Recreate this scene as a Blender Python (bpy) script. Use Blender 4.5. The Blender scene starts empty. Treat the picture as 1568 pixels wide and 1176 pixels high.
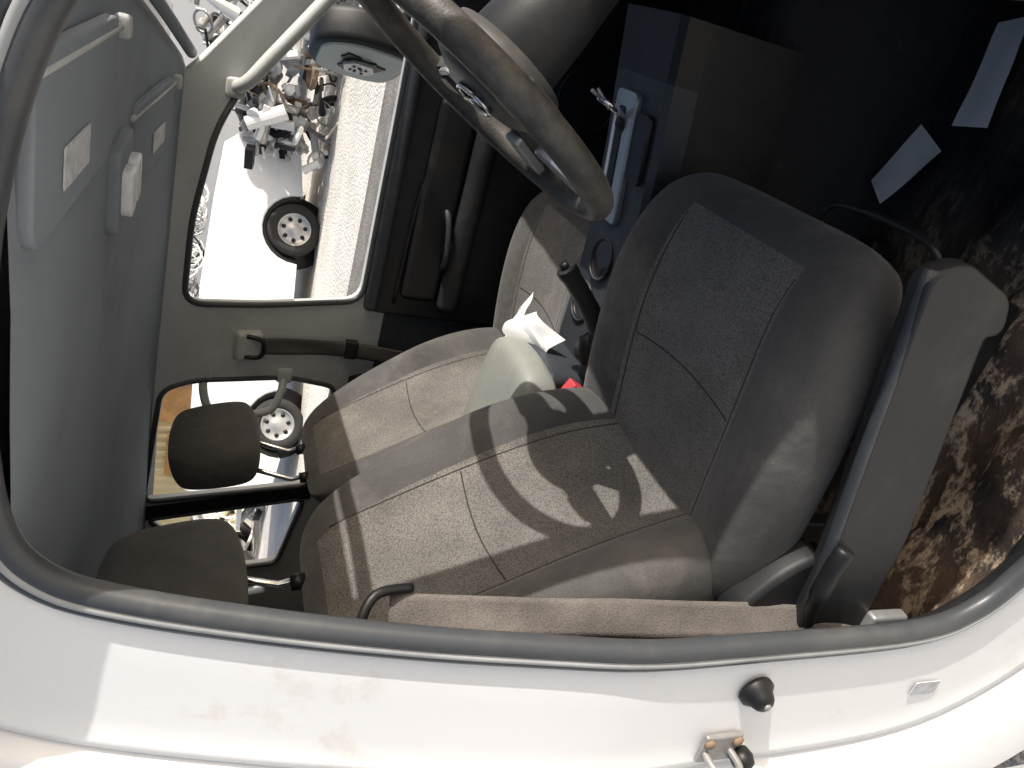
import bpy, bmesh, math, random
from mathutils import Vector, Matrix, noise
from mathutils.bvhtree import BVHTree
random.seed(7)
sc=bpy.context.scene
COL=sc.collection
rad=math.radians
# ---------------------------------------------------------------- materials
def mat(name,col,rough=.6,metal=0.0,spec=.4,bump=None,vary=None,dust=None,sheen=0,weave=None):
    m=bpy.data.materials.new(name);m.use_nodes=True
    nt=m.node_tree;N=nt.nodes;L=nt.links
    b=N['Principled BSDF']
    b.inputs['Base Color'].default_value=(*col,1);b.inputs['Roughness'].default_value=rough
    b.inputs['Metallic'].default_value=metal;b.inputs['Specular IOR Level'].default_value=spec
    if sheen: b.inputs['Sheen Weight'].default_value=sheen
    tc=N.new('ShaderNodeTexCoord')
    src=None
    if vary:
        sc_,amt=vary
        n=N.new('ShaderNodeTexNoise');n.inputs['Scale'].default_value=sc_;n.inputs['Detail'].default_value=5;n.inputs['Roughness'].default_value=.65
        L.new(tc.outputs['Object'],n.inputs['Vector'])
        r=N.new('ShaderNodeValToRGB');r.color_ramp.elements[0].position=.3;r.color_ramp.elements[1].position=.7
        r.color_ramp.elements[0].color=(*[c*(1-amt) for c in col],1);r.color_ramp.elements[1].color=(*[min(1,c*(1+amt)) for c in col],1)
        L.new(n.outputs['Fac'],r.inputs['Fac']);src=r.outputs['Color']
    if dust:
        dcol,dsc,lo,hi=dust
        n=N.new('ShaderNodeTexNoise');n.inputs['Scale'].default_value=dsc;n.inputs['Detail'].default_value=6;n.inputs['Roughness'].default_value=.7
        L.new(tc.outputs['Object'],n.inputs['Vector'])
        mr=N.new('ShaderNodeMapRange');mr.inputs['From Min'].default_value=lo;mr.inputs['From Max'].default_value=hi
        L.new(n.outputs['Fac'],mr.inputs['Value'])
        mx=N.new('ShaderNodeMix');mx.data_type='RGBA'
        L.new(mr.outputs['Result'],mx.inputs['Factor'])
        if src: L.new(src,mx.inputs[6])
        else: mx.inputs[6].default_value=(*col,1)
        mx.inputs[7].default_value=(*dcol,1);src=mx.outputs[2]
    hsrc=None
    if weave:
        wsc,wamt,wb=weave
        v=N.new('ShaderNodeTexVoronoi');v.inputs['Scale'].default_value=wsc;v.inputs['Randomness'].default_value=.95
        L.new(tc.outputs['Object'],v.inputs['Vector'])
        mr=N.new('ShaderNodeMapRange');mr.inputs['From Max'].default_value=.7;mr.inputs['To Min'].default_value=1+wamt;mr.inputs['To Max'].default_value=1-wamt
        L.new(v.outputs['Distance'],mr.inputs['Value'])
        mm=N.new('ShaderNodeMix');mm.data_type='RGBA';mm.blend_type='MULTIPLY';mm.inputs['Factor'].default_value=1
        if src: L.new(src,mm.inputs[6])
        else: mm.inputs[6].default_value=(*col,1)
        L.new(mr.outputs['Result'],mm.inputs[7]);src=mm.outputs[2]
        bp=N.new('ShaderNodeBump');bp.inputs['Strength'].default_value=wb;bp.inputs['Distance'].default_value=.0015;bp.invert=True
        L.new(v.outputs['Distance'],bp.inputs['Height']);hsrc=bp
    if bump:
        bs,st,dist=bump
        n=N.new('ShaderNodeTexNoise');n.inputs['Scale'].default_value=bs;n.inputs['Detail'].default_value=4
        L.new(tc.outputs['Object'],n.inputs['Vector'])
        bp=N.new('ShaderNodeBump');bp.inputs['Strength'].default_value=st;bp.inputs['Distance'].default_value=dist
        L.new(n.outputs['Fac'],bp.inputs['Height'])
        if hsrc: L.new(hsrc.outputs[0],bp.inputs['Normal'])
        hsrc=bp
    if src: L.new(src,b.inputs['Base Color'])
    if hsrc: L.new(hsrc.outputs[0],b.inputs['Normal'])
    return m
M={}
M['knit']=mat('fabric_knit',(.160,.152,.140),.95,vary=(9,.22),weave=(360,.40,.5),bump=(9,.6,.010),sheen=.15,dust=((.28,.25,.21),6,.54,.82))
M['fab']=mat('fabric_plain',(.080,.078,.076),.95,vary=(7,.25),weave=(620,.2,.3),bump=(7.5,.8,.016),sheen=.15,dust=((.175,.16,.14),5,.52,.80))
M['seam']=mat('seam_thread',(.035,.033,.03),.9)
M['roof']=mat('headliner_cloth',(.25,.28,.315),.95,vary=(3,.09),bump=(700,.5,.001),dust=((.17,.18,.19),2.2,.55,.85))
M['trim']=mat('grey_plastic',(.50,.52,.51),.6,vary=(6,.08),bump=(900,.25,.0006),dust=((.36,.35,.32),5,.52,.8))
M['sealglint']=mat('seal_highlight_grey',(.34,.35,.35),.5,vary=(10,.2))  # pale grey for the highlight painted along the door seal
M['lid']=mat('armrest_vinyl',(.25,.26,.235),.5,vary=(8,.12),bump=(700,.3,.0008),dust=((.36,.34,.3),9,.55,.85))
M['dark']=mat('dark_plastic',(.019,.020,.022),.5,vary=(6,.25),bump=(800,.3,.0008),dust=((.055,.052,.047),9,.52,.85))
M['dk2']=mat('dark_console_plastic',(.040,.045,.052),.45,vary=(6,.2),bump=(800,.3,.0008),dust=((.10,.10,.095),14,.55,.85))
M['black']=mat('black_plastic',(.010,.010,.011),.45,dust=((.03,.028,.026),7,.5,.8))
M['rubber']=mat('rubber_seal',(.060,.065,.072),.36,dust=((.12,.12,.115),7,.48,.8),bump=(90,.2,.001))
M['paint']=mat('white_paint',(.85,.855,.86),.25,spec=.5,dust=((.68,.63,.54),6,.58,.80))
M['leather']=mat('worn_leather',(.048,.046,.043),.5,dust=((.145,.13,.11),22,.42,.8),bump=(350,.6,.001))
M['hub']=mat('hub_plastic',(.06,.06,.06),.45,bump=(600,.2,.0006),dust=((.12,.11,.10),12,.5,.8))
M['silver']=mat('silver_plastic',(.42,.43,.44),.35,metal=.6,vary=(20,.15))
M['chrome']=mat('chrome',(.75,.75,.76),.15,metal=1)
M['red']=mat('red_button',(.50,.06,.07),.4)
M['paper']=mat('paper',(.80,.80,.81),.7,vary=(12,.08),bump=(9,.4,.004))
M['label']=mat('label',(.55,.56,.58),.6,vary=(60,.25))
M['belt']=mat('belt_web',(.09,.085,.08),.8,weave=(420,.2,.3))
M['beltsun']=mat('belt_web_sunlit',(.150,.134,.124),.85,vary=(9,.28),weave=(420,.2,.4))  # lighter copy of the belt colour, sunlight painted into the webbing
M['lens']=mat('lamp_lens',(.80,.81,.83),.10,bump=(120,.5,.002))
M['mirback']=mat('mirror_backing',(.42,.47,.44),.5,vary=(15,.06))
M['tyre']=mat('tyre',(.03,.03,.03),.85)
M['alloy']=mat('wheel_alloy',(.5,.5,.5),.35,metal=.5)
M['vanw']=mat('van_paint',(.85,.85,.85),.35,dust=((.7,.66,.58),2,.55,.8))
M['steel']=mat('scrap_steel',(.36,.35,.34),.5,metal=.5,vary=(6,.5))
M['rust']=mat('rusty_metal',(.22,.15,.10),.9,vary=(5,.5))
M['wht']=mat('scrap_white',(.8,.8,.78),.5)
M['blu']=mat('scrap_blue',(.3,.36,.42),.5)
M['yel']=mat('corrugated_yellow',(.80,.72,.48),.6,vary=(1.5,.12))
M['org']=mat('orange_panel',(.55,.31,.13),.7,vary=(2,.3))
M['asph']=mat('asphalt',(.22,.21,.20),.95,vary=(3,.3),bump=(30,.8,.02))
M['grnd']=mat('ground_gravel',(.74,.71,.66),1,vary=(1.2,.16),bump=(25,1,.03))
def floor_mat():
    m=bpy.data.materials.new('floor_covering');m.use_nodes=True
    nt=m.node_tree;N=nt.nodes;L=nt.links;b=N['Principled BSDF']
    b.inputs['Roughness'].default_value=.55
    tc=N.new('ShaderNodeTexCoord');sp=N.new('ShaderNodeSeparateXYZ');L.new(tc.outputs['Object'],sp.inputs[0])
    mp=N.new('ShaderNodeMapping');mp.inputs['Scale'].default_value=(.5,1.25,1);mp.inputs['Rotation'].default_value=(0,0,.35);L.new(tc.outputs['Object'],mp.inputs['Vector'])
    def mrange(sock,a,b_):
        r=N.new('ShaderNodeMapRange');r.inputs['From Min'].default_value=a;r.inputs['From Max'].default_value=b_;L.new(sock,r.inputs['Value']);return r.outputs['Result']
    def mul(a,b_):
        r=N.new('ShaderNodeMath');r.operation='MULTIPLY';L.new(a,r.inputs[0]);L.new(b_,r.inputs[1]);return r.outputs[0]
    n1=N.new('ShaderNodeTexNoise');n1.inputs['Scale'].default_value=21;n1.inputs['Detail'].default_value=10;n1.inputs['Roughness'].default_value=.74;n1.inputs['Distortion'].default_value=.25;L.new(mp.outputs[0],n1.inputs['Vector'])
    n2=N.new('ShaderNodeTexNoise');n2.inputs['Scale'].default_value=6;n2.inputs['Detail'].default_value=8;n2.inputs['Roughness'].default_value=.7;L.new(tc.outputs['Object'],n2.inputs['Vector'])
    n3=N.new('ShaderNodeTexNoise');n3.inputs['Scale'].default_value=110;n3.inputs['Detail'].default_value=5;L.new(tc.outputs['Object'],n3.inputs['Vector'])
    mask=mul(mrange(sp.outputs['Y'],.50,.30),mrange(sp.outputs['X'],.74,.60))
    mud=mul(mul(mrange(n1.outputs['Fac'],.50,.57),mask),mrange(n3.outputs['Fac'],.25,.5))
    spots=mul(mrange(n2.outputs['Fac'],.52,.62),mrange(n1.outputs['Fac'],.42,.56))
    base2=mul(mask,mrange(n2.outputs['Fac'],.38,.58))
    a=N.new('ShaderNodeMix');a.data_type='RGBA';a.inputs[6].default_value=(.018,.018,.020,1);a.inputs[7].default_value=(.13,.08,.048,1);L.new(spots,a.inputs['Factor'])
    a2=N.new('ShaderNodeMix');a2.data_type='RGBA';L.new(a.outputs[2],a2.inputs[6]);a2.inputs[7].default_value=(.13,.085,.055,1);L.new(base2,a2.inputs['Factor'])
    c=N.new('ShaderNodeMix');c.data_type='RGBA';L.new(a2.outputs[2],c.inputs[6]);c.inputs[7].default_value=(.60,.46,.32,1);L.new(mud,c.inputs['Factor'])
    L.new(c.outputs[2],b.inputs['Base Color'])
    bp=N.new('ShaderNodeBump');bp.inputs['Strength'].default_value=.8;bp.inputs['Distance'].default_value=.012;L.new(n1.outputs['Fac'],bp.inputs['Height']);L.new(bp.outputs[0],b.inputs['Normal'])
    return m
M['floor']=floor_mat()
# ---------------------------------------------------------------- helpers
def root(name):
    o=bpy.data.objects.new(name,None);o.empty_display_size=.1;COL.objects.link(o);return o
def add(name,me,parent,mats,smooth=True):
    for k in (mats if isinstance(mats,(list,tuple)) else [mats]): me.materials.append(M[k])
    o=bpy.data.objects.new(name,me);COL.objects.link(o)
    if parent: o.parent=parent
    if smooth:
        for p in me.polygons:p.use_smooth=True
    return o
def mesh(name,v,f,parent,mats,smooth=True,sub=0,fm=None):
    me=bpy.data.meshes.new(name);me.from_pydata([tuple(x) for x in v],[],f);me.update()
    o=add(name,me,parent,mats,smooth)
    if fm:
        for p,i in zip(me.polygons,fm):p.material_index=i
    if sub:
        s=o.modifiers.new('s','SUBSURF');s.levels=sub;s.render_levels=sub
    return o
def box(name,lo,hi,parent,mt,bev=.01,rot=None,seg=3):
    bm=bmesh.new();bmesh.ops.create_cube(bm,size=1)
    c=[(a+b)/2 for a,b in zip(lo,hi)];s=[abs(b-a) for a,b in zip(lo,hi)]
    bmesh.ops.scale(bm,vec=s,verts=bm.verts)
    if bev: bmesh.ops.bevel(bm,geom=bm.edges[:],offset=min(bev,min(s)*.49),segments=seg,profile=.5,affect='EDGES')
    if rot: bmesh.ops.rotate(bm,cent=(0,0,0),matrix=rot,verts=bm.verts)
    bmesh.ops.translate(bm,vec=c,verts=bm.verts)
    me=bpy.data.meshes.new(name);bm.to_mesh(me);bm.free()
    o=add(name,me,parent,mt)
    w=o.modifiers.new('wn','WEIGHTED_NORMAL');w.keep_sharp=True
    return o
def cat(pts,closed=False,n=6):
    P=[Vector(p) for p in pts];out=[];m=len(P)
    for i in range(m if closed else m-1):
        if closed: a,b,c,d=P[i-1],P[i],P[(i+1)%m],P[(i+2)%m]
        else: a,b,c,d=P[max(i-1,0)],P[i],P[i+1],P[min(i+2,m-1)]
        for k in range(n):
            t=k/n
            out.append(.5*((2*b)+(c-a)*t+(2*a-5*b+4*c-d)*t*t+(3*b-a-3*c+d)*t**3))
    if not closed: out.append(P[-1])
    return out
def tube(name,pts,r,parent,mt,closed=False,seg=10,flat=None,up=None):
    n=len(pts);V=[];Fc=[]
    pts=[Vector(p) for p in pts]
    prev=None
    for i,p in enumerate(pts):
        a=pts[i-1] if (i>0 or closed) else p;b=pts[(i+1)%n] if (i<n-1 or closed) else p
        t=(b-a).normalized()
        if up is not None: s=t.cross(Vector(up)).normalized()
        else:
            if prev is None: s=t.orthogonal().normalized()
            else: s=(prev-t*prev.dot(t)).normalized()
        prev=s;q=s.cross(t).normalized()
        rr=r[min(i,len(r)-1)] if isinstance(r,list) else r
        for k in range(seg):
            an=2*math.pi*k/seg
            V.append(p+s*math.cos(an)*rr+q*math.sin(an)*(rr if flat is None else flat))
    for i in range(n if closed else n-1):
        j=(i+1)%n
        for k in range(seg):
            l=(k+1)%seg
            Fc.append((i*seg+k,i*seg+l,j*seg+l,j*seg+k))
    if not closed:
        Fc.append(tuple(range(seg-1,-1,-1)));Fc.append(tuple((n-1)*seg+k for k in range(seg)))
    return mesh(name,V,Fc,parent,mt)
def rpoly(pts,r=.03,n=5):
    out=[];m=len(pts)
    for i in range(m):
        a,b,c=Vector(pts[i-1]),Vector(pts[i]),Vector(pts[(i+1)%m])
        d1=(a-b);d2=(c-b);q=min(r,d1.length*.45,d2.length*.45)
        p1=b+d1.normalized()*q;p2=b+d2.normalized()*q
        for k in range(n+1):
            t=k/n;out.append((p1*(1-t)**2+b*2*t*(1-t)+p2*t*t))
    return out
def plate(name,loops,thick,bev,mtx,parent,mt):
    cu=bpy.data.curves.new(name,'CURVE');cu.dimensions='2D';cu.fill_mode='BOTH';cu.extrude=thick/2;cu.bevel_depth=bev;cu.bevel_resolution=2
    for lp in loops:
        s=cu.splines.new('POLY');s.points.add(len(lp)-1);s.use_cyclic_u=True
        for k,p in enumerate(lp): s.points[k].co=(p[0],p[1],0,1)
    t=bpy.data.objects.new('tmp',cu);COL.objects.link(t)
    dg=bpy.context.evaluated_depsgraph_get();me=bpy.data.meshes.new_from_object(t.evaluated_get(dg))
    bpy.data.objects.remove(t);me.transform(mtx);me.name=name
    while me.materials: me.materials.pop()
    return add(name,me,parent,mt,False)
def frame(o,x,y,z=None):
    x=Vector(x);y=Vector(y);z=Vector(z) if z else x.cross(y).normalized()
    return Matrix(((x[0],y[0],z[0],o[0]),(x[1],y[1],z[1],o[1]),(x[2],y[2],z[2],o[2]),(0,0,0,1)))
def lathe(name,prof,mtx,parent,mt,seg=32,sy=1):
    V=[];Fc=[]
    for r,z in prof:
        for k in range(seg):
            a=2*math.pi*k/seg;V.append(mtx@Vector((r*math.cos(a),r*math.sin(a)*sy,z)))
    n=len(prof)
    for i in range(n-1):
        for k in range(seg):
            l=(k+1)%seg;Fc.append((i*seg+k,i*seg+l,(i+1)*seg+l,(i+1)*seg+k))
    Fc.append(tuple(range(seg-1,-1,-1)));Fc.append(tuple((n-1)*seg+k for k in range(seg)))
    return mesh(name,V,Fc,parent,mt)
# ---------------------------------------------------------------- camera
C=Vector((0.78,-0.5,1.6));yaw,pit,rol=rad(28),rad(23),rad(5)
Fh=Vector((-math.sin(yaw),math.cos(yaw),0));R0=Vector((math.cos(yaw),math.sin(yaw),0));Zu=Vector((0,0,1))
Fw=Fh*math.cos(pit)-Zu*math.sin(pit);U0=Fh*math.sin(pit)+Zu*math.cos(pit)
Rr=R0*math.cos(rol)+U0*math.sin(rol);Uu=U0*math.cos(rol)-R0*math.sin(rol)
cam=bpy.data.cameras.new('camera');cam.lens=26.4;cam.sensor_width=36;cam.clip_start=.02;cam.clip_end=3000
co=bpy.data.objects.new('camera',cam);COL.objects.link(co)
co.matrix_world=frame(C,-Uu,Rr,-Fw);sc.camera=co
# ---------------------------------------------------------------- light
SUN=Vector((.87,-.065,.45)).normalized()
elev=math.asin(SUN.z)
w=bpy.data.worlds.new('World');sc.world=w;w.use_nodes=True
nt=w.node_tree;sk=nt.nodes.new('ShaderNodeTexSky');sk.sky_type='NISHITA';sk.sun_disc=False;sk.sun_elevation=elev;sk.sun_rotation=math.atan2(SUN.x,SUN.y)
sk.dust_density=4.5;sk.air_density=1.0;sk.ozone_density=.8
nt.links.new(sk.outputs[0],nt.nodes['Background'].inputs[0]);nt.nodes['Background'].inputs[1].default_value=.15
sl=bpy.data.lights.new('sun','SUN');sl.energy=5;sl.angle=rad(.5);sl.color=(1,.955,.89)
so=bpy.data.objects.new('sun',sl);COL.objects.link(so);so.rotation_euler=(-SUN).to_track_quat('-Z','Y').to_euler();so.location=(5,0,6)
sc.view_settings.view_transform='Standard';sc.view_settings.look='None';sc.view_settings.exposure=0
# ================================================================= CAR SHELL
car=root('car')
loop=[(.60,.49),(.40,.50),(.30,.53),(.23,.575),(.195,.67),(.187,.95),(.18,1.17),(.17,1.34),(.168,1.5),(.175,1.64),(.192,1.71),(.24,1.745),(.35,1.757),(.48,1.752),(.56,1.742),(.65,1.72),(.72,1.69),(.85,1.61),(1.05,1.46),(1.25,1.27),(1.32,1.1),(1.32,.7),(1.25,.56),(1.1,.5)]
lp=cat([(x,z,0) for x,z in loop],True,7)
def yb(z):
    d=z-1.1
    return .22*(d+math.sqrt(d*d+.004))/2
nl=len(lp)
nrm=[]
for i in range(nl):
    t=(lp[(i+2)%nl]-lp[i-2]).normalized();nrm.append(Vector((-t.y,t.x,0)))
for i in range(nl):
    if nrm[i].dot(lp[i]-Vector((.75,1.1,0)))<0: nrm[i]=-nrm[i]
def off(i,o,dy):
    p=lp[i]+nrm[i]*o
    return Vector((p.x,yb(p.y)+dy,p.y))
def band(name,prof,mt):
    V=[off(i,o,dy) for i in range(nl) for o,dy in prof];k=len(prof);Fc=[]
    for i in range(nl):
        j=(i+1)%nl
        for q in range(k-1): Fc.append((i*k+q,i*k+q+1,j*k+q+1,j*k+q))
    return mesh(name,V,Fc,car,mt)
band('body_side',[(.034,.03),(.036,.006),(.042,0),(.06,-.003),(.10,-.006),(.17,-.010),(.205,-.013),(.214,-.016),(.218,-.004),(.224,-.004),(.228,-.03),(.24,-.038),(.40,-.05)],'paint')
band('inner_reveal',[(.018,.012),(.024,.03),(.04,.042),(.12,.05),(.35,.055)],'dark')
def ring(name,o,dy,r,mt): tube(name,[off(i,o,dy) for i in range(nl)],r,car,mt,True,10)
ring('door_seal',.009,.002,.014,'rubber')
ring('door_seal_lip',.031,.003,.009,'rubber')
ring('door_seal_highlight',.0205,-.0075,.005,'sealglint')  # thin pale tube stands for the seal's highlight, put in as colour
ring('door_gap_seal',.221,-.006,.004,'black')
mesh('driver_side_outer',[(-.1,-.05,.2),(-1.9,-.05,.2),(-1.9,-.05,1.1),(-1.9,.10,1.80),(-.1,.10,1.80),(-.1,-.05,1.1)],[(0,1,2,5),(5,2,3,4)],car,'paint',False)
mesh('roof_outer',[(-1.9,.06,1.80),(.50,.10,1.80),(.72,.13,1.745),(.74,.72,1.76),(.60,1.40,1.70),(-1.9,1.45,1.80)],[(0,1,2,3,4,5)],car,'paint',False)
mesh('rear_wall',[(-1.45,0,.4),(-1.45,1.5,.4),(-1.45,1.4,1.8),(-1.45,.1,1.8)],[(0,1,2,3)],car,'dark',False)
# headliner
V=[];Fc=[];nx,ny=40,30
def roofz(x,y):
    zc=1.722+.02*min(1,max(0,(.45-x)/.8))
    if y>.72: zc-= .062*((y-.72)/.62)**2.2
    else: zc+= .022*((.72-y)/.6)**2
    return zc+.0015*noise.noise(Vector((x*7,y*7,0)))
def xf(y):
    t=(y-.1)/1.25
    return .735-.03*t-.19*max(0,t)**3
for i in range(nx+1):
    for j in range(ny+1):
        y=.155+1.205*j/ny;xx=-1.5+(xf(y)+1.5)*i/nx
        V.append((xx,y,roofz(xx,y)-(.0 if i<nx else -.02)))
for i in range(nx):
    for j in range(ny):
        a=i*(ny+1)+j;Fc.append((a,a+1,a+ny+2,a+ny+1))
mesh('headliner',V,Fc,car,'roof')
tube('windscreen_header',[(xf(y)+.004,y,roofz(xf(y),y)-.002) for y in [.165+1.175*k/24 for k in range(25)]],.012,car,'roof')
# passenger side upper (windows)
UP=frame((0,1.45,1.15),(1,0,0),(0,-.25,1))
def zz(p): return [(a,b-1.15) for a,b in p]
outer=[(-1.6,1.10),(-1.6,1.80),(.2,1.76),(.47,1.68),(.52,1.635),(.66,1.53),(.95,1.30),(1.2,1.10)]
fw=rpoly(zz([(-.028,1.19),(-.045,1.45),(-.045,1.638),(.17,1.634),(.38,1.60),(.48,1.555),(.68,1.42),(.93,1.22),(.93,1.185)]),.05)
rw=rpoly(zz([(-.30,1.22),(-.262,1.36),(-.26,1.60),(-.285,1.675),(-.64,1.70),(-.65,1.25)]),.035)
qw=rpoly(zz([(-.70,1.255),(-.70,1.69),(-.80,1.60),(-.94,1.45),(-.95,1.31)]),.03)
sw=rpoly(zz([(-1.03,1.33),(-1.03,1.46),(-1.07,1.46),(-1.07,1.33)]),.01)
plate('passenger_side_pillars',[zz(outer),fw,rw,qw,sw],.02,.004,UP,car,'trim')
for nm,l in (('front_window_seal',fw),('rear_window_seal',rw),('quarter_window_seal',qw)):
    tube(nm,[UP@Vector((p[0],p[1],.012)) for p in l],.008,car,'rubber',True,8)
plate('rear_door_frame',[zz([(-.655,1.24),(-.655,1.70),(-.70,1.70),(-.70,1.24)])],.03,.002,UP,car,'black')
box('pillar_trim_panel',(-.235,1.405,1.18),(-.075,1.425,1.60),car,'trim',.008,Matrix.Rotation(rad(14),3,'X'))
LW=frame((0,1.45,0),(1,0,0),(0,0,1))
plate('passenger_door_panel',[rpoly([(-.05,.45),(-.05,1.165),(1.25,1.165),(1.25,.45)],.03)],.03,.008,LW,car,'dark')
plate('rear_door_panel',[rpoly([(-1.4,.45),(-1.4,1.21),(-.27,1.21),(-.22,.45)],.03)],.03,.008,LW,car,'dark')
plate('pillar_lower_trim',[rpoly([(-.28,.45),(-.25,1.20),(-.04,1.20),(-.04,.45)],.02)],.02,.006,frame((0,1.46,0),(1,0,0),(0,0,1)),car,'dk2')
box('door_sill_cap',(-.05,1.405,1.145),(1.2,1.46,1.182),car,'dk2',.015)
box('door_armrest',(-.02,1.38,.92),(.62,1.45,.985),car,'dark',.025)
box('door_bowl',(.0,1.40,.985),(.55,1.445,1.09),car,'black',.02)
tube('door_pull_handle',cat([(.10,1.42,.99),(.13,1.385,.995),(.19,1.38,1.0),(.25,1.39,1.01),(.28,1.42,1.02)],False,5),.008,car,'dk2')
tube('door_card_crease',cat([(-.02,1.425,1.10),(.3,1.42,1.09),(.5,1.42,1.04),(.62,1.42,.95),(.9,1.42,.9)],False,6),.006,car,'dark')
tube('door_speaker_ring',[(.62+.085*math.cos(a),1.428,.70+.085*math.sin(a)) for a in [k*math.pi/12 for k in range(24)]],.004,car,'dark',True)
# floor
V=[];Fc=[]
n1,n2=110,70
for i in range(n1+1):
    for j in range(n2+1):
        x=-1.45+2.9*i/n1;y=.03+1.42*j/n2
        z=.50+.014*noise.noise(Vector((x*5,y*5,0)))+.012*noise.noise(Vector((x*13,y*13,3)))+.006*noise.noise(Vector((x*31,y*31,3)))
        z+=.012*math.sin(y*46+x*9+2*noise.noise(Vector((x*4,y*4,1))))*math.exp(-((y-.2)/.18)**2)
        z+=.27*math.exp(-((y-.745)/.135)**4)
        if x>1.05: z+=(x-1.05)*.9
        V.append((x,y,z))
for i in range(n1):
    for j in range(n2):
        a=i*(n2+1)+j;Fc.append((a,a+n2+1,a+n2+2,a+1))
mesh('floor',V,Fc,car,'floor')
box('sill_inner',(.10,.015,.40),(1.35,.05,.495),car,'dark',.015)
# dashboard
dash=root('dashboard')
prof=[(1.01,.62),(.95,.72),(.92,.86),(.90,1.0),(.92,1.10),(.99,1.20),(1.12,1.255),(1.45,1.24),(1.45,.62)]
V=[];Fc=[];ys=[.03,.05,.35,.6,.85,1.1,1.38,1.41]
rp=rpoly(prof,.05,4);k=len(rp)
for y in ys:
    for p in rp:
        bul=.03*math.exp(-((y-.73)/.2)**2) if p[0]<1.1 else 0
        V.append((p[0]-bul,y,p[1]))
for i in range(len(ys)-1):
    for q in range(k): Fc.append((i*k+q,i*k+(q+1)%k,(i+1)*k+(q+1)%k,(i+1)*k+q))
Fc.append(tuple(range(k)));Fc.append(tuple((len(ys)-1)*k+q for q in range(k-1,-1,-1)))
mesh('dash_body',V,Fc,dash,'hub')
box('instrument_hood_sunblock',(.90,.07,1.17),(1.12,.62,1.295),dash,'dark',.04)  # hood added and widened to keep the sun off the seat cushion
box('centre_stack',(.86,.62,.80),(1.0,.85,1.16),dash,'black',.03,Matrix.Rotation(rad(-12),3,'Y'))
mesh('firewall',[(1.3,.03,.5),(1.3,1.45,.5),(1.3,1.45,1.2),(1.3,.03,1.2)],[(0,1,2,3)],dash,'black',False)
# ================================================================= SEATS
HALF=[(0,-1),(.55,-1),(.85,-.95),(.97,-.72),(1.0,-.35),(.99,-.02,.35),(.92,0,.85),(.80,0,1.0),(.68,0,.72),(.57,0,.28),(.50,0,.06),(.28,0,0),(0,0,-.1)]
def sweep_seat(name,stations,parent,sub=2):
    half=HALF;V=[];Fc=[];fm=[]
    prof=[(h[0],h[1],h[2] if len(h)>2 else 0) for h in half]
    full=prof+[(-a,b,c) for a,b,c in prof[-2:0:-1]]
    n=len(full)
    for org,nv,wd,dp,bo in stations:
        org=Vector(org);nv=Vector(nv).normalized()
        for a,b,c in full:
            p=org+Vector((0,1,0))*a*wd+nv*(b*dp+c*bo)
            V.append(p+nv*.007*noise.noise(p*9))
    for i in range(len(stations)-1):
        for q in range(n):
            Fc.append((i*n+q,i*n+(q+1)%n,(i+1)*n+(q+1)%n,(i+1)*n+q))
            mid=(full[q][0]+full[(q+1)%n][0])/2
            top=full[q][1]>-.1 and full[(q+1)%n][1]>-.1
            fm.append(1 if (top and abs(mid)<.55 and 0<i<len(stations)-3) else 0)
    Fc.append(tuple(range(n-1,-1,-1)));fm.append(0)
    Fc.append(tuple((len(stations)-1)*n+q for q in range(n)));fm.append(0)
    o=mesh(name,V,Fc,parent,['fab','knit'],True,sub,fm)
    bm=bmesh.new();bm.from_mesh(o.data);bmesh.ops.recalc_face_normals(bm,faces=bm.faces);bm.to_mesh(o.data);bm.free()
    dg=bpy.context.evaluated_depsgraph_get();dg.update()
    me=bpy.data.meshes.new_from_object(o.evaluated_get(dg))
    bv=BVHTree.FromPolygons([v.co.copy() for v in me.vertices],[tuple(p.vertices) for p in me.polygons])
    return o,bv
def seams(parent,bv,paths,nv,nm):
    nv=Vector(nv).normalized()
    for k,p in enumerate(paths):
        out=[]
        for q in p:
            h=bv.ray_cast(Vector(q)+nv*.2,-nv)
            if h[0] is not None: out.append(h[0]-nv*.0006)
        if len(out)>3: tube('%s_seam_%d'%(nm,k),out,.0015,parent,'seam',False,6)
def rounded(name,c,s,parent,mt,rot=None,taper=0,bo=.22):
    bm=bmesh.new();bmesh.ops.create_cube(bm,size=1)
    bmesh.ops.bevel(bm,geom=bm.edges[:],offset=bo,segments=2,profile=.5,affect='EDGES')
    for v in bm.verts:
        if taper: v.co.y*=1+taper*v.co.z
        v.co.x*=s[0];v.co.y*=s[1];v.co.z*=s[2]
    if rot: bmesh.ops.rotate(bm,cent=(0,0,0),matrix=rot,verts=bm.verts)
    bmesh.ops.translate(bm,vec=c,verts=bm.verts)
    me=bpy.data.meshes.new(name);bm.to_mesh(me);bm.free()
    o=add(name,me,parent,mt);m=o.modifiers.new('s','SUBSURF');m.levels=2;m.render_levels=2
    return o
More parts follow.
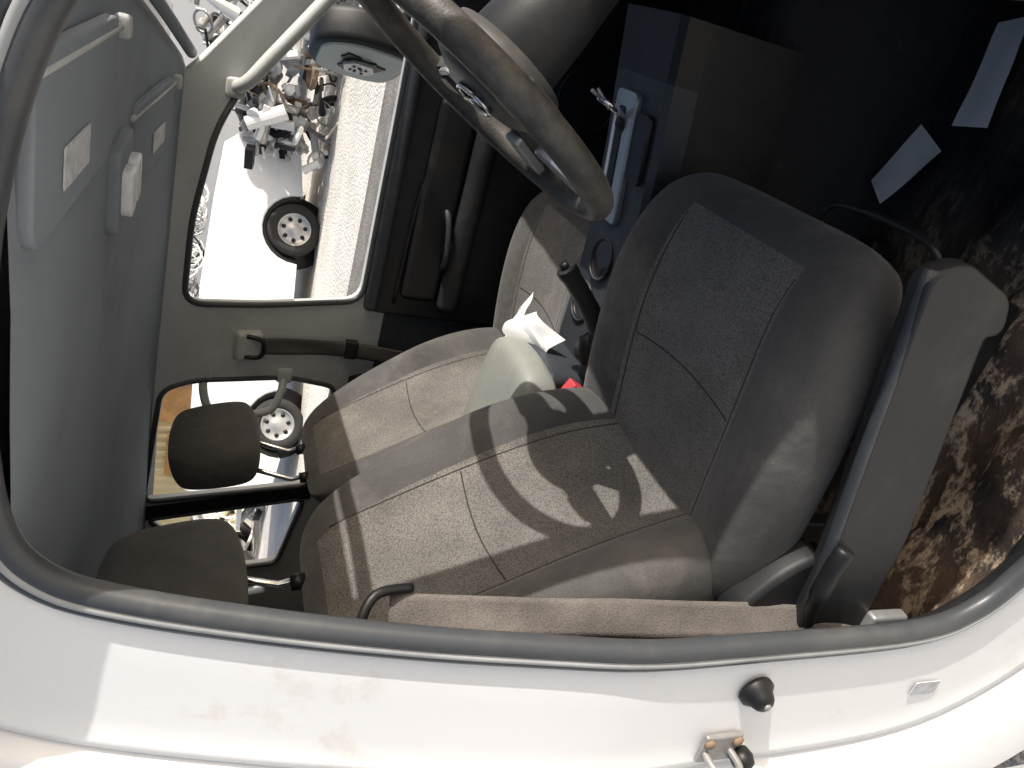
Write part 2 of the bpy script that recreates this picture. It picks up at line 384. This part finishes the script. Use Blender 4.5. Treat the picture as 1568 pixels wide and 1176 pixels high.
def seat(name,dx,yc,dz,tilt,wb=1.0,bs=1.0,hs=1.0,hn=.06):
    s=root(name)
    z0=.925+dz
    st=[]
    for x,zt,wd,dp,bo in [(.10,-.05,.20,.10,.01),(.12,-.03,.235,.12,.02),(.17,-.02,.25,.13,.03),(.25,-.012,.258,.13,.035),(.36,0,.266,.13,.032),(.46,.006,.266,.13,.026),(.54,.004,.258,.13,.016),(.60,-.012,.240,.12,.010),(.632,-.045,.218,.09,.004),(.645,-.08,.19,.05,.0)]:
        st.append(((x+dx,yc,z0+zt),(.0 if x<.53 else (x-.53)*4,0,1),wd*wb,dp,bo))
    o,bv=sweep_seat('cushion',st,s)
    path=lambda sg,a:[(dx+.20+.38*t/24,yc+sg*a*(1.0+.05*math.sin(t/24*3)),z0) for t in range(25)]
    seams(s,bv,[path(1,.137*wb),path(-1,.137*wb),[(dx+.37+.012*math.sin(t/20*math.pi),yc-.137*wb+.274*wb*t/20,z0) for t in range(21)]],(0,0,1),'cushion')
    up=Vector((-math.sin(tilt),0,math.cos(tilt)));nv=Vector((math.cos(tilt),0,math.sin(tilt)))
    base=Vector((dx+.212,yc,z0-.06))
    st=[]
    E=lambda q:q if q<.1 else .1+(q-.1)*bs
    for q,wd,dp,bo,lu in [(-.06,.19,.09,.0,-.03),(-.03,.215,.11,.02,-.01),(.04,.230,.12,.04,.0),(.13,.246,.125,.055,.012),(.24,.252,.12,.055,.012),(.34,.248,.11,.045,.002),(.43,.235,.10,.03,-.006),(.50,.217,.09,.018,-.010),(.545,.192,.075,.008,-.020),(.57,.157,.055,.0,-.035),(.58,.12,.03,.0,-.05)]:
        st.append((base+up*E(q)+nv*lu,nv+up*max(0,(q-.48))*4,wd*wb,dp,bo))
    o,bv=sweep_seat('backrest',st,s)
    P=lambda q,y:base+up*E(q)+Vector((0,y*wb,0))
    seams(s,bv,[[P(.02+.50*t/24,.122+.012*math.sin(t/24*3)) for t in range(25)],[P(.02+.50*t/24,-.122-.012*math.sin(t/24*3)) for t in range(25)],
        [P(.31+.01*math.sin(t/20*math.pi),-.13+.26*t/20) for t in range(21)]],nv,'backrest')
    hc=base+up*(E(.58)+.205*hs)+nv*hn
    rounded('headrest',hc,(.12,.265,.205),s,'fab',Matrix.Rotation(-tilt*.5,3,'Y'),taper=-.12,bo=.27)
    for sg in (-1,1):
        tube('headrest_post',[base+up*E(.53)-nv*.045+Vector((0,sg*.06,0)),base+up*(E(.58)+.03)-nv*.035+Vector((0,sg*.06,0)),hc+Vector((0,sg*.06,0))],.006,s,'chrome')
        tube('headrest_guide',[base+up*(E(.57))-nv*.045+Vector((0,sg*.06,0)),base+up*(E(.57)+.022)-nv*.040+Vector((0,sg*.06,0))],.013,s,'black')
    for sg in (-1,1):
        box('seat_rail',(dx+.12,yc+sg*.13-.02,.52),(dx+.60,yc+sg*.13+.02,.56),s,'black',.006)
        for xx in (.18,.54):
            box('seat_leg',(dx+xx-.02,yc+sg*.13-.015,.55),(dx+xx+.02,yc+sg*.13+.015,.84+dz),s,'black',.005)
    box('seat_pan',(dx+.14,yc-.22,.78+dz),(dx+.60,yc+.22,.83+dz),s,'black',.02)
    ysk=yc-.285
    LWs=frame((0,ysk,0),(1,0,0),(0,0,1))
    sk=[(.652,.90),(.45,.855),(.25,.81),(.12,.80),(.09,.74),(.13,.69),(.30,.705),(.60,.785),(.605,.76),(.64,.775),(.668,.86)]
    plate('side_skirt',[rpoly([(a+dx,b+dz) for a,b in sk],.015)],.018,.006,LWs,s,'dark')
    tube('skirt_edge',cat([(dx+.658,ysk-.004,.900+dz),(dx+.45,ysk-.008,.860+dz),(dx+.25,ysk-.008,.816+dz),(dx+.17,ysk-.006,.80+dz)],False,6),.008,s,'dk2')
    tube('adjust_bar',cat([(dx+.60,yc-.02,.82+dz),(dx+.66,yc-.05,.835+dz),(dx+.675,yc-.12,.85+dz),(dx+.678,yc-.20,.86+dz),(dx+.672,yc-.245,.862+dz),(dx+.655,yc-.26,.855+dz),(dx+.62,yc-.262,.84+dz)],False,6),.0045,s,'black')
    plate('recliner_cover',[rpoly([(dx+.09,.87+dz),(dx+.15,.90+dz),(dx+.22,.85+dz),(dx+.25,.80+dz),(dx+.09,.77+dz)],.03)],.03,.010,frame((0,ysk+.03,0),(1,0,0),(0,0,1)),s,'dark')
    tube('recline_lever',cat([(dx+.15,ysk-.01,.79+dz),(dx+.20,ysk-.02,.81+dz),(dx+.26,ysk-.022,.815+dz),(dx+.29,ysk-.020,.81+dz)],False,5),[.010]*6+[.013]*5+[.014]*4+[.011],s,'black')
    return s
seat('car_seat',0,.355,0,rad(25),1.0,1.11,.74,.06)
seat('car_seat',-.215,1.085,-.095,rad(27),.95,1.15,.80,.09)
bench=root('rear_bench_seat')
rounded('bench_back',(-1.15,.73,.98),(.16,1.36,.55),bench,'fab',Matrix.Rotation(rad(-18),3,'Y'))
rounded('bench_cushion',(-.85,.73,.78),(.52,1.36,.18),bench,'fab')
# ================================================================= STEERING WHEEL
sw_=root('steering_wheel')
wn=Vector((-.85,-.06,.52)).normalized()
wx=Vector((.07,-1,0));wx=(wx-wn*wx.dot(wn)).normalized();wu=wn.cross(wx).normalized()
WM=frame((.685,.395,1.318),wx,wu,wn)
tube('rim',[WM@Vector((.190*math.cos(a),.190*math.sin(a),0)) for a in [2*math.pi*k/72 for k in range(72)]],.0175,sw_,'leather',True,16)
lathe('airbag_pad',[(.085,-.035),(.088,-.01),(.08,.008),(.06,.018),(.03,.023),(.004,.024)],WM@Matrix.Translation((0,.0,-.015)),sw_,'hub',40,.9)
for a,wd in ((0,.05),(180,.05),(-58,.034),(-122,.034)):
    a=rad(a);V=[];Fc=[]
    for k,(rr,ww,h) in enumerate([(.05,wd*1.3,-.005),(.10,wd*1.0,-.006),(.14,wd*.72,-.008),(.165,wd*.7,-.006),(.188,wd*.85,0)]):
        for sg,hh in ((1,-.012),(1,.006),(-1,.006),(-1,-.012)):
            V.append(WM@Vector((rr*math.cos(a)-sg*ww/2*math.sin(a),rr*math.sin(a)+sg*ww/2*math.cos(a),h+hh-.006)))
    for k in range(4):
        for q in range(4): Fc.append((k*4+q,k*4+(q+1)%4,k*4+4+(q+1)%4,k*4+4+q))
    mesh('spoke',V,Fc,sw_,'hub',False)
for sg in (-1,1):
    plate('spoke_accent',[rpoly([(sg*.092,.024),(sg*.155,.016),(sg*.16,-.012),(sg*.10,-.026)],.01)],.004,.002,WM@Matrix.Translation((0,0,-.002)),sw_,'silver')
    plate('spoke_switch',[rpoly([(sg*.102,.014),(sg*.145,.010),(sg*.148,-.006),(sg*.105,-.014)],.006)],.004,.002,WM@Matrix.Translation((0,0,.003)),sw_,'black')
    plate('spoke_lower_accent',[rpoly([(sg*.038,-.086),(sg*.060,-.078),(sg*.102,-.15),(sg*.078,-.158)],.008)],.006,.003,WM@Matrix.Translation((0,0,.001)),sw_,'silver')
tube('badge_ring',[WM@Vector((.033*math.cos(a),.023*math.sin(a),.011)) for a in [2*math.pi*k/30 for k in range(30)]],.003,sw_,'chrome',True,8)
tube('badge_bar',[WM@Vector((-.03,0,.012)),WM@Vector((.03,0,.012))],.0035,sw_,'chrome')
lathe('column_shroud',[(.045,-.22),(.055,-.12),(.06,-.05),(.05,-.03)],WM,sw_,'dark',24)
tube('indicator_stalk',cat([WM@Vector((-.04,.02,-.06)),WM@Vector((-.12,.04,-.055)),WM@Vector((-.18,.05,-.045))],False,5),.008,sw_,'black')
# ================================================================= CONSOLE
con=root('center_console')
V=[];Fc=[];fm=[]
secs=[(.06,.86,.095),(.14,.885,.10),(.22,.895,.10),(.34,.895,.10),(.48,.905,.10),(.62,.925,.10),(.74,.945,.102),(.84,.96,.105)]
cy=.735
for x,zt,wd in secs:
    for a,b in [(-1,-.24),(-1,-.06),(-.98,-.015),(-.9,-.003),(0,0),(.9,-.003),(.98,-.015),(1,-.06),(1,-.24)]:
        V.append((x,cy+a*wd,zt+b))
for i in range(len(secs)-1):
    for q in range(8): Fc.append((i*9+q,i*9+q+1,(i+1)*9+q+1,(i+1)*9+q));fm.append(1 if q in (0,7) or i>5 else 0)
Fc.append(tuple(range(8,-1,-1)));fm.append(1)
mesh('console_body',V,Fc,con,['dk2','black'],False,0,fm)
def top(x): 
    for i in range(len(secs)-1):
        if secs[i][0]<=x<=secs[i+1][0]:
            t=(x-secs[i][0])/(secs[i+1][0]-secs[i][0]);return secs[i][1]*(1-t)+secs[i+1][1]*t
    return .9
sl=Vector((1,0,.15)).normalized()
GM=frame((.60,.745,.928),sl,(0,1,0))
plate('gear_surround',[rpoly([(-.115,-.036),(.11,-.036),(.11,.036),(-.115,.036)],.012)],.008,.003,GM,con,'silver')
plate('gear_slot',[rpoly([(-.08,-.010),(.085,-.010),(.085,.012),(-.08,.012)],.006)],.004,.001,GM@Matrix.Translation((0,.004,.006)),con,'black')
plate('gear_marks',[rpoly([(-.09,.020),(.08,.020),(.08,.028),(-.09,.028)],.002)],.002,.0005,GM@Matrix.Translation((0,0,.008)),con,'lens')
plate('coin_tray',[rpoly([(-.03,-.092),(.085,-.092),(.085,-.052),(-.03,-.052)],.01)],.006,.001,GM@Matrix.Translation((0,0,.0)),con,'black')
for x,y in ((.41,.735),(.31,.765)):
    z=top(x)
    lathe('cup_holder',[(.040,-.05),(.040,.0),(.036,.002),(.034,-.001),(.033,-.003),(.001,-.004)],Matrix.Translation((x,y,z+.002)),con,'black',28)
    tube('cup_ring',[(x+.040*math.cos(a),y+.040*math.sin(a),z+.003) for a in [2*math.pi*k/28 for k in range(28)]],.003,con,'dk2',True,8)
box('console_box',(-.06,.64,.62),(.20,.84,.985),con,'dk2',.02)
rounded('armrest_lid',(.045,.715,1.015),(.33,.25,.09),con,'lid',Matrix.Rotation(rad(6),3,'Y'))
gl=root('gear_lever')
tube('shaft',[(.655,.745,.925),(.675,.735,.965),(.69,.722,1.01)],.0065,gl,'chrome')
tube('detent_rod',[(.69,.722,1.01),(.697,.716,1.03)],.0035,gl,'steel')
tube('bracket',cat([(.675,.725,.985),(.69,.742,.995),(.70,.735,1.01),(.688,.712,1.005)],False,4),.003,gl,'silver')
lathe('boot',[(.022,-.004),(.020,.006),(.012,.014),(.008,.02)],Matrix.Translation((.655,.745,.932)),gl,'black',20)
pb=root('parking_brake_lever')
tube('handle',cat([(.25,.635,.885),(.30,.64,.91),(.35,.65,.95),(.395,.66,.995),(.405,.662,1.005)],False,5),[.026]*5+[.019]*5+[.018]*5+[.020]*5+[.015],pb,'dark')
lathe('gaiter',[(.05,0),(.045,.015),(.038,.02),(.034,.035),(.028,.04),(.022,.05)],frame((.26,.65,.885),(1,0,0),(0,1,0)),pb,'black',24,.7)
tube('release_button',[(.405,.662,1.005),(.412,.664,1.013)],.008,pb,'black')
bk=root('seat_belt_buckle')
box('buckle_body',(.135,.60,.83),(.17,.625,.935),bk,'black',.006,Matrix.Rotation(rad(25),3,'Y'))
box('release_button',(.162,.597,.925),(.202,.627,.957),bk,'red',.004,Matrix.Rotation(rad(25),3,'Y'))
def sheet(name,c,crumple=.004,n=8,mt='paper'):
    a,b,c_,d=[Vector(q) for q in c];V=[];Fc=[]
    for i in range(n+1):
        for j in range(n+1):
            u,v=i/n,j/n;p=a*(1-u)*(1-v)+b*u*(1-v)+c_*u*v+d*(1-u)*v
            p=p+Vector((0,0,crumple*noise.noise(p*14)*2));V.append(p)
    for i in range(n):
        for j in range(n):
            q=i*(n+1)+j;Fc.append((q,q+n+1,q+n+2,q+1))
    return mesh(name,V,Fc,None,mt)
sheet('paper_sheet',[(.683,.556,.542),(.79,.508,.536),(.761,.450,.534),(.653,.518,.536)])
sheet('paper_sheet',[(.80,.45,.537),(.95,.46,.537),(.965,.41,.537),(.81,.39,.537)])
sheet('plastic_wrapper',[(.28,.86,.97),(.19,.73,.965),(.10,.90,.995),(.17,.95,.97)],.02,10)
sheet('plastic_wrapper',[(.26,.80,.95),(.24,.72,.93),(.17,.75,.97),(.2,.84,1.0)],.02,10)
# ================================================================= belts, handles, roof fittings
def strap(name,pts,wdir,wd,parent,mt,th=.0012):
    V=[];Fc=[];wdir=Vector(wdir).normalized();tn=wdir.cross(Vector((0,0,1))).normalized()
    K=6
    pts=[Vector(p) for p in pts];n=len(pts)
    for i,p in enumerate(pts):
        for k in range(K+1):
            s=k/K*2-1
            V.append(p+wdir*s*wd/2+tn*(.003*s*s*math.sin(i*.45)+.0025*math.sin(i*.8+s*1.5)))
    for i in range(n-1):
        for q in range(K): Fc.append((i*(K+1)+q,i*(K+1)+q+1,(i+1)*(K+1)+q+1,(i+1)*(K+1)+q))
    o=mesh(name,V,Fc,parent,mt,True);m=o.modifiers.new('t','SOLIDIFY');m.thickness=th*2
    return o
sb=root('seat_belt')
strap('webbing',cat([(.138,.118,1.37),(.143,.098,1.2),(.150,.080,1.05),(.152,.068,.9),(.148,.058,.78),(.138,.055,.68)],False,6),(.80,.60,0),.047,sb,'beltsun')
tube('guide_loop',cat([(.125,.105,1.345),(.115,.10,1.385),(.135,.10,1.405),(.165,.12,1.39),(.165,.13,1.345)],False,5),.006,sb,'black')
box('anchor',(.125,.040,.62),(.17,.060,.69),sb,'silver',.006)
sb2=root('seat_belt')
strap('webbing',cat([(-.155,1.345,1.46),(-.16,1.375,1.35),(-.17,1.405,1.2),(-.19,1.42,1.0),(-.19,1.42,.7)],False,5),(1,0,0),.046,sb2,'belt')
box('d_ring_cover',(-.20,1.335,1.44),(-.115,1.375,1.51),sb2,'trim',.012,Matrix.Rotation(rad(14),3,'X'))
tube('d_ring',cat([(-.185,1.335,1.48),(-.18,1.33,1.445),(-.155,1.33,1.435),(-.13,1.33,1.445),(-.125,1.335,1.48)],False,5),.006,sb2,'black')
box('belt_clip',(-.195,1.395,1.18),(-.14,1.415,1.215),sb2,'black',.005)
def grab(name,pts,r,mt='trim'):
    g=root(name);tube('grip',cat(pts,False,6),r,g,mt,False,12)
    for p in (pts[0],pts[-1]):
        rounded('mount',p,(.045,.03,.045),g,mt)
grab('grab_handle',[(.475,1.335,1.565),(.50,1.295,1.54),(.56,1.285,1.50),(.66,1.29,1.43),(.76,1.31,1.36),(.80,1.35,1.335)],.015)
grab('grab_handle',[(-.245,1.345,1.575),(-.30,1.325,1.57),(-.345,1.315,1.545),(-.355,1.325,1.47),(-.345,1.34,1.40),(-.30,1.36,1.375),(-.255,1.385,1.37)],.011)
def visor(y0,y1,x0,x1,tiltx,lab,dz=.004):
    v=root('sun_visor')
    zc=roofz((x0+x1)/2,(y0+y1)/2)-dz
    zl=roofz((x0+x1)/2,y0)-dz;zr=roofz((x0+x1)/2,y1)-dz
    m=frame(((x0+x1)/2,(y0+y1)/2,zc),(1,-tiltx,-.03),(0,1,(zr-zl)/(y1-y0)))
    hx,hy=(x1-x0)/2,(y1-y0)/2
    plate('panel',[rpoly([(-hx,-hy),(hx,-hy),(hx,hy),(-hx,hy)],.03)],.006,.004,m,v,'roof')
    plate('warning_label',[rpoly([(lab[0]-.020,lab[1]-.055),(lab[0]+.020,lab[1]-.055),(lab[0]+.020,lab[1]+.055),(lab[0]-.020,lab[1]+.055)],.003)],.0012,.0003,m@Matrix.Translation((0,0,-.0085)),v,'label')
    tube('pivot_rod',[m@Vector((hx-.012,-hy-.02,-.004)),m@Vector((hx-.012,hy+.03,-.004))],.0045,v,'trim')
    rounded('clip',m@Vector((hx-.012,hy+.03,-.006)),(.028,.022,.02),v,'trim')
visor(.18,.54,.50,.655,0,(-.03,-.03))
visor(.86,1.22,.35,.49,.25,(-.02,.03))
ml=root('map_light')
mz=roofz(.45,.60)
plate('bezel',[rpoly([(.37,.60),(.48,.60),(.48,.76),(.37,.76)],.02)],.010,.005,Matrix.Translation((0,0,mz-.004)),ml,'roof')
for y in (.645,.715): 
    plate('lens',[rpoly([(.395,y-.026),(.45,y-.026),(.45,y+.026),(.395,y+.026)],.010)],.012,.004,Matrix.Translation((0,0,mz-.018)),ml,'lens')
st_=root('door_striker')
box('plate',(-.015,-.020,.895),(.035,-.0115,.955),st_,'steel',.004)
tube('loop',cat([(.005,-.015,.947),(.005,-.042,.947),(.005,-.052,.937),(.005,-.052,.917),(.005,-.042,.907),(.005,-.015,.907)],False,4),.005,st_,'steel')
for z in (.903,.948): lathe('bolt',[(.008,0),(.008,.004),(.004,.006)],frame((.024,-.019,z),(1,0,0),(0,0,1)),st_,'rust',6)
lathe('striker_block',[(.014,0),(.016,.012),(.012,.022),(.004,.026)],frame((-.002,-.019,.890),(1,0,0),(0,0,1)),st_,'black',20)
bpz=root('door_bump_stop')
lathe('base',[(.024,0),(.024,.006),(.018,.012),(.014,.022),(.010,.026),(.002,.027)],frame((.105,-.006,.905),(1,0,0),(0,0,1)),bpz,'black',28)
lathe('screw',[(.005,0),(.005,.003),(.001,.004)],frame((.105,-.032,.905),(1,0,0),(0,0,1)),bpz,'steel',12)
plate('compliance_label',[rpoly([(.065,.555),(.09,.555),(.09,.605),(.065,.605)],.002)],.001,.0003,frame((0,-.0105,0),(1,0,0),(0,0,1)),car,'label')
# ================================================================= SIDE MIRROR (glass missing)
sm=root('side_mirror')
a=Vector((-.45,.893,0)).normalized()
MM=frame((.555,1.64,1.262),-a,(0,0,1))
shape=rpoly([(-.105,-.09),(.09,-.115),(.115,.03),(.075,.11),(-.085,.11),(-.115,.0)],.05,7)
plate('housing',[shape],.05,.02,MM@Matrix.Translation((0,0,-.045)),sm,'dark')
plate('backing_plate',[[(x*.97,y*.97) for x,y in [(p[0],p[1]) for p in shape]]],.006,.003,MM,sm,'mirback')
ir=[]
for k in range(26):
    t=2*math.pi*k/26;rr=.052*(1+.28*math.sin(3*t)+.18*random.uniform(-1,1));ir.append((rr*math.cos(t),.01+rr*math.sin(t)))
plate('broken_hole',[ir],.003,.0005,MM@Matrix.Translation((0,0,.008)),sm,'black')
plate('motor_plate',[rpoly([(-.035,-.02),(-.01,-.035),(.03,-.025),(.036,.02),(.01,.045),(-.03,.035)],.008)],.006,.002,MM@Matrix.Translation((0,0,.016)),sm,'silver')
for k in range(9):
    lathe('motor_hole',[(.0045,0),(.0045,.0015)],MM@Matrix.Translation((random.uniform(-.026,.026),random.uniform(-.018,.034),.0215)),sm,'black',10)
tube('mirror_arm',[(.63,1.60,1.20),(.69,1.52,1.18),(.73,1.47,1.17)],.025,sm,'dark')
# ================================================================= OUTSIDE
me=bpy.data.meshes.new('ground');me.from_pydata([(-600,-600,0),(600,-600,0),(600,600,0),(-600,600,0)],[],[(0,1,2,3)]);add('ground',me,None,'grnd',False)
V=[];Fc=[]
for i in range(61):
    x=-40+i*1.333;V+= [(x,5.9+.25*noise.noise(Vector((x*.7,0,0))),.004),(x,7.8+.3*noise.noise(Vector((x*.7,5,0))),.004)]
for i in range(60): Fc.append((i*2,i*2+2,i*2+3,i*2+1))
mesh('road',V,Fc,None,'asph',False)
van=root('parked_van')
ax=Vector((-.88,-.47,0)).normalized();back=Vector((-.47,.88,0)).normalized()
o0=Vector((-2.98,10.9,0))-back*.05
def arch(cx,r=.54,z0=.32,n=12): return [(cx-r*math.cos(math.pi*k/n),z0+r*1.0*math.sin(math.pi*k/n)) for k in range(n+1)]
prof=[(-1.35,.42)]+arch(0)+arch(2.95)+[(4.0,.42),(4.05,1.2),(3.95,1.55),(1.0,1.58),(-.3,1.50),(-1.1,1.42),(-1.38,1.1)]
VM=frame(o0+back*.85,ax,(0,0,1))
plate('van_body',[prof],1.66,.03,VM,van,'vanw')
for u in (.75,1.9):
    tube('door_gap',[o0-back*.008+ax*u+Vector((0,0,z)) for z in (.45,1.45)],.004,van,'trim')
for cx in (0,2.95):
    c=o0+ax*cx+Vector((0,0,.37));WMx=frame(c-back*.04,ax,(0,0,1),-back)
    tube('tyre',[WMx@Vector((.31*math.cos(t),.31*math.sin(t),-.08)) for t in [2*math.pi*k/36 for k in range(36)]],.085,van,'tyre',True,12)
    lathe('rim_dish',[(.25,-.14),(.25,-.03),(.235,-.02),(.22,-.06),(.10,-.05),(.06,-.02),(.02,-.015)],WMx,van,'alloy',32)
    for k in range(7):
        t=2*math.pi*k/7;lathe('rim_hole',[(.032,-.05),(.032,-.045)],WMx@Matrix.Translation((.16*math.cos(t),.16*math.sin(t),0)),van,'black',12)
    lathe('wheel_well',[(.56,.0),(.56,.02)],frame(c+back*.35-Vector((0,0,.03)),ax,(0,0,1),back),van,'black',28)
    tube('arch_liner',[o0+back*.14+ax*(cx+.50*math.cos(math.pi*k/14))+Vector((0,0,.32+.49*math.sin(math.pi*k/14))) for k in range(15)],.10,van,'black')
def scrap(name,cent,ext,n,smin,smax,weights):
    bm=bmesh.new();keys=list(weights)
    for i in range(n):
        p=Vector((cent[0]+random.uniform(-1,1)*ext[0],cent[1]+random.uniform(-1,1)*ext[1],0))
        hmax=ext[2]*(1-.45*abs(p.x-cent[0])/ext[0]);p.z=random.uniform(.03,hmax)
        s=random.uniform(smin,smax);rot=Matrix.Rotation(random.uniform(0,6.3),4,Vector((random.uniform(-1,1),random.uniform(-1,1),random.uniform(-1,1))).normalized())
        k=random.random();before=set(bm.faces)
        if k<.3:
            r=bmesh.ops.create_cube(bm,size=1);bmesh.ops.scale(bm,vec=(s,s*random.uniform(.2,.8),s*random.uniform(.1,.6)),verts=r['verts'])
        elif k<.7:
            q=s*random.uniform(.05,.4);r=bmesh.ops.create_cone(bm,cap_ends=True,segments=14,radius1=q,radius2=q*random.uniform(.4,1),depth=s*random.uniform(.2,2.6))
        else:
            vv=[];ns,nr=18,6;R_=s*.6;rr=s*random.choice([.05,.08,.2])
            for a in range(ns):
                for b in range(nr):
                    A=2*math.pi*a/ns;B=2*math.pi*b/nr
                    vv.append(bm.verts.new(((R_+rr*math.cos(B))*math.cos(A),(R_+rr*math.cos(B))*math.sin(A),rr*math.sin(B))))
            for a in range(ns):
                for b in range(nr):
                    bm.faces.new((vv[a*nr+b],vv[a*nr+(b+1)%nr],vv[((a+1)%ns)*nr+(b+1)%nr],vv[((a+1)%ns)*nr+b]))
            r={'verts':vv}
        bmesh.ops.transform(bm,matrix=Matrix.Translation(p)@rot,verts=r['verts'])
        mi=random.choices(range(len(keys)),[weights[q] for q in keys])[0]
        for f_ in bm.faces:
            if f_ not in before: f_.material_index=mi
    me=bpy.data.meshes.new(name);bm.to_mesh(me);bm.free();return add(name,me,None,keys,False)
scrap('scrap_heap',(-.10,11.6,0),(1.9,1.0,2.1),620,.07,.32,{'steel':5,'black':2,'wht':5,'rust':.7,'blu':.3,'tyre':.5})
scrap('scrap_heap',(-6.5,13.2,0),(3.5,1.0,1.5),200,.12,.5,{'steel':3,'black':2,'wht':4,'rust':1,'blu':.4})
scrap('scrap_heap',(-11,13.5,0),(3.2,1.2,1.3),120,.15,.6,{'steel':3,'black':2,'wht':5,'yel':1})
cb=root('cable_coil')
for k in range(12):
    c=o0+ax*random.uniform(-1.0,1.6)+back*random.uniform(.2,.9)+Vector((0,0,1.62));pts=[]
    for t in range(40):
        a=t*.55+k;rr=.14+.05*math.sin(t*.7+k)
        pts.append(c+ax*(rr*math.cos(a)+t*.012)+Vector((0,0,.16+rr*math.sin(a)))+back*.05*math.sin(t))
    tube('cable',pts,.014,cb,random.choice(['wht','steel','steel','black']),False,6)
shed=root('corrugated_shed')
V=[];Fc=[];n=160
for i in range(n+1):
    u=i/n*9;dd=.06*(1 if (i%4) in (0,1) else 0)
    p=Vector((-17.5,15.5,0))+Vector((.93,.37,0))*u+Vector((-.37,.93,0))*dd
    V+=[p,p+Vector((0,0,3.2))]
for i in range(n): Fc.append((i*2,i*2+2,i*2+3,i*2+1))
mesh('wall',V,Fc,shed,'yel',False)
box('shed_roof',(-18,15,3.2),(-8.5,22,3.35),shed,'steel',.02,None)
for u in (2.0,5.5):
    p=Vector((-17.5,15.4,0))+Vector((.93,.37,0))*u
    mesh('door_frame',[p+Vector((0,-.03,0)),p+Vector((1.0,.37,0)),p+Vector((1.0,.37,2.1)),p+Vector((0,-.03,2.1))],[(0,1,2,3)],shed,'org',False)
box('orange_end_wall',(-10.6,17.2,.02),(-9.0,17.4,2.9),shed,'org',.02)
tr=root('backdrop_truck')  # made-up truck, its white side stands in for the overexposed background
box('glare_backdrop_box',(-6.0,15.2,.9),(2.2,17.4,3.4),tr,'vanw',.04)
box('chassis',(-5.8,15.5,.55),(2.0,17.2,.85),tr,'black',.02)
for x in (-4.8,-3.9,1.2):
    tube('tyre',[(x+.36*math.cos(t),15.35,.45+.36*math.sin(t)) for t in [2*math.pi*k/28 for k in range(28)]],.10,tr,'tyre',True,10)
    lathe('hub',[(.28,0),(.2,.05),(.08,.08)],frame((x,15.3,.45),(1,0,0),(0,0,1)),tr,'alloy',24)
wf=root('perimeter_fence')
for i in range(40):
    x=-40+i*2.2;box('post',(x-.04,26,0),(x+.04,26.08,2.0),wf,'steel',.01,None,1)
mesh('sheeting',[(-40,26.1,0),(48,26.1,0),(48,26.1,1.9),(-40,26.1,1.9)],[(0,1,2,3)],wf,'wht',False)
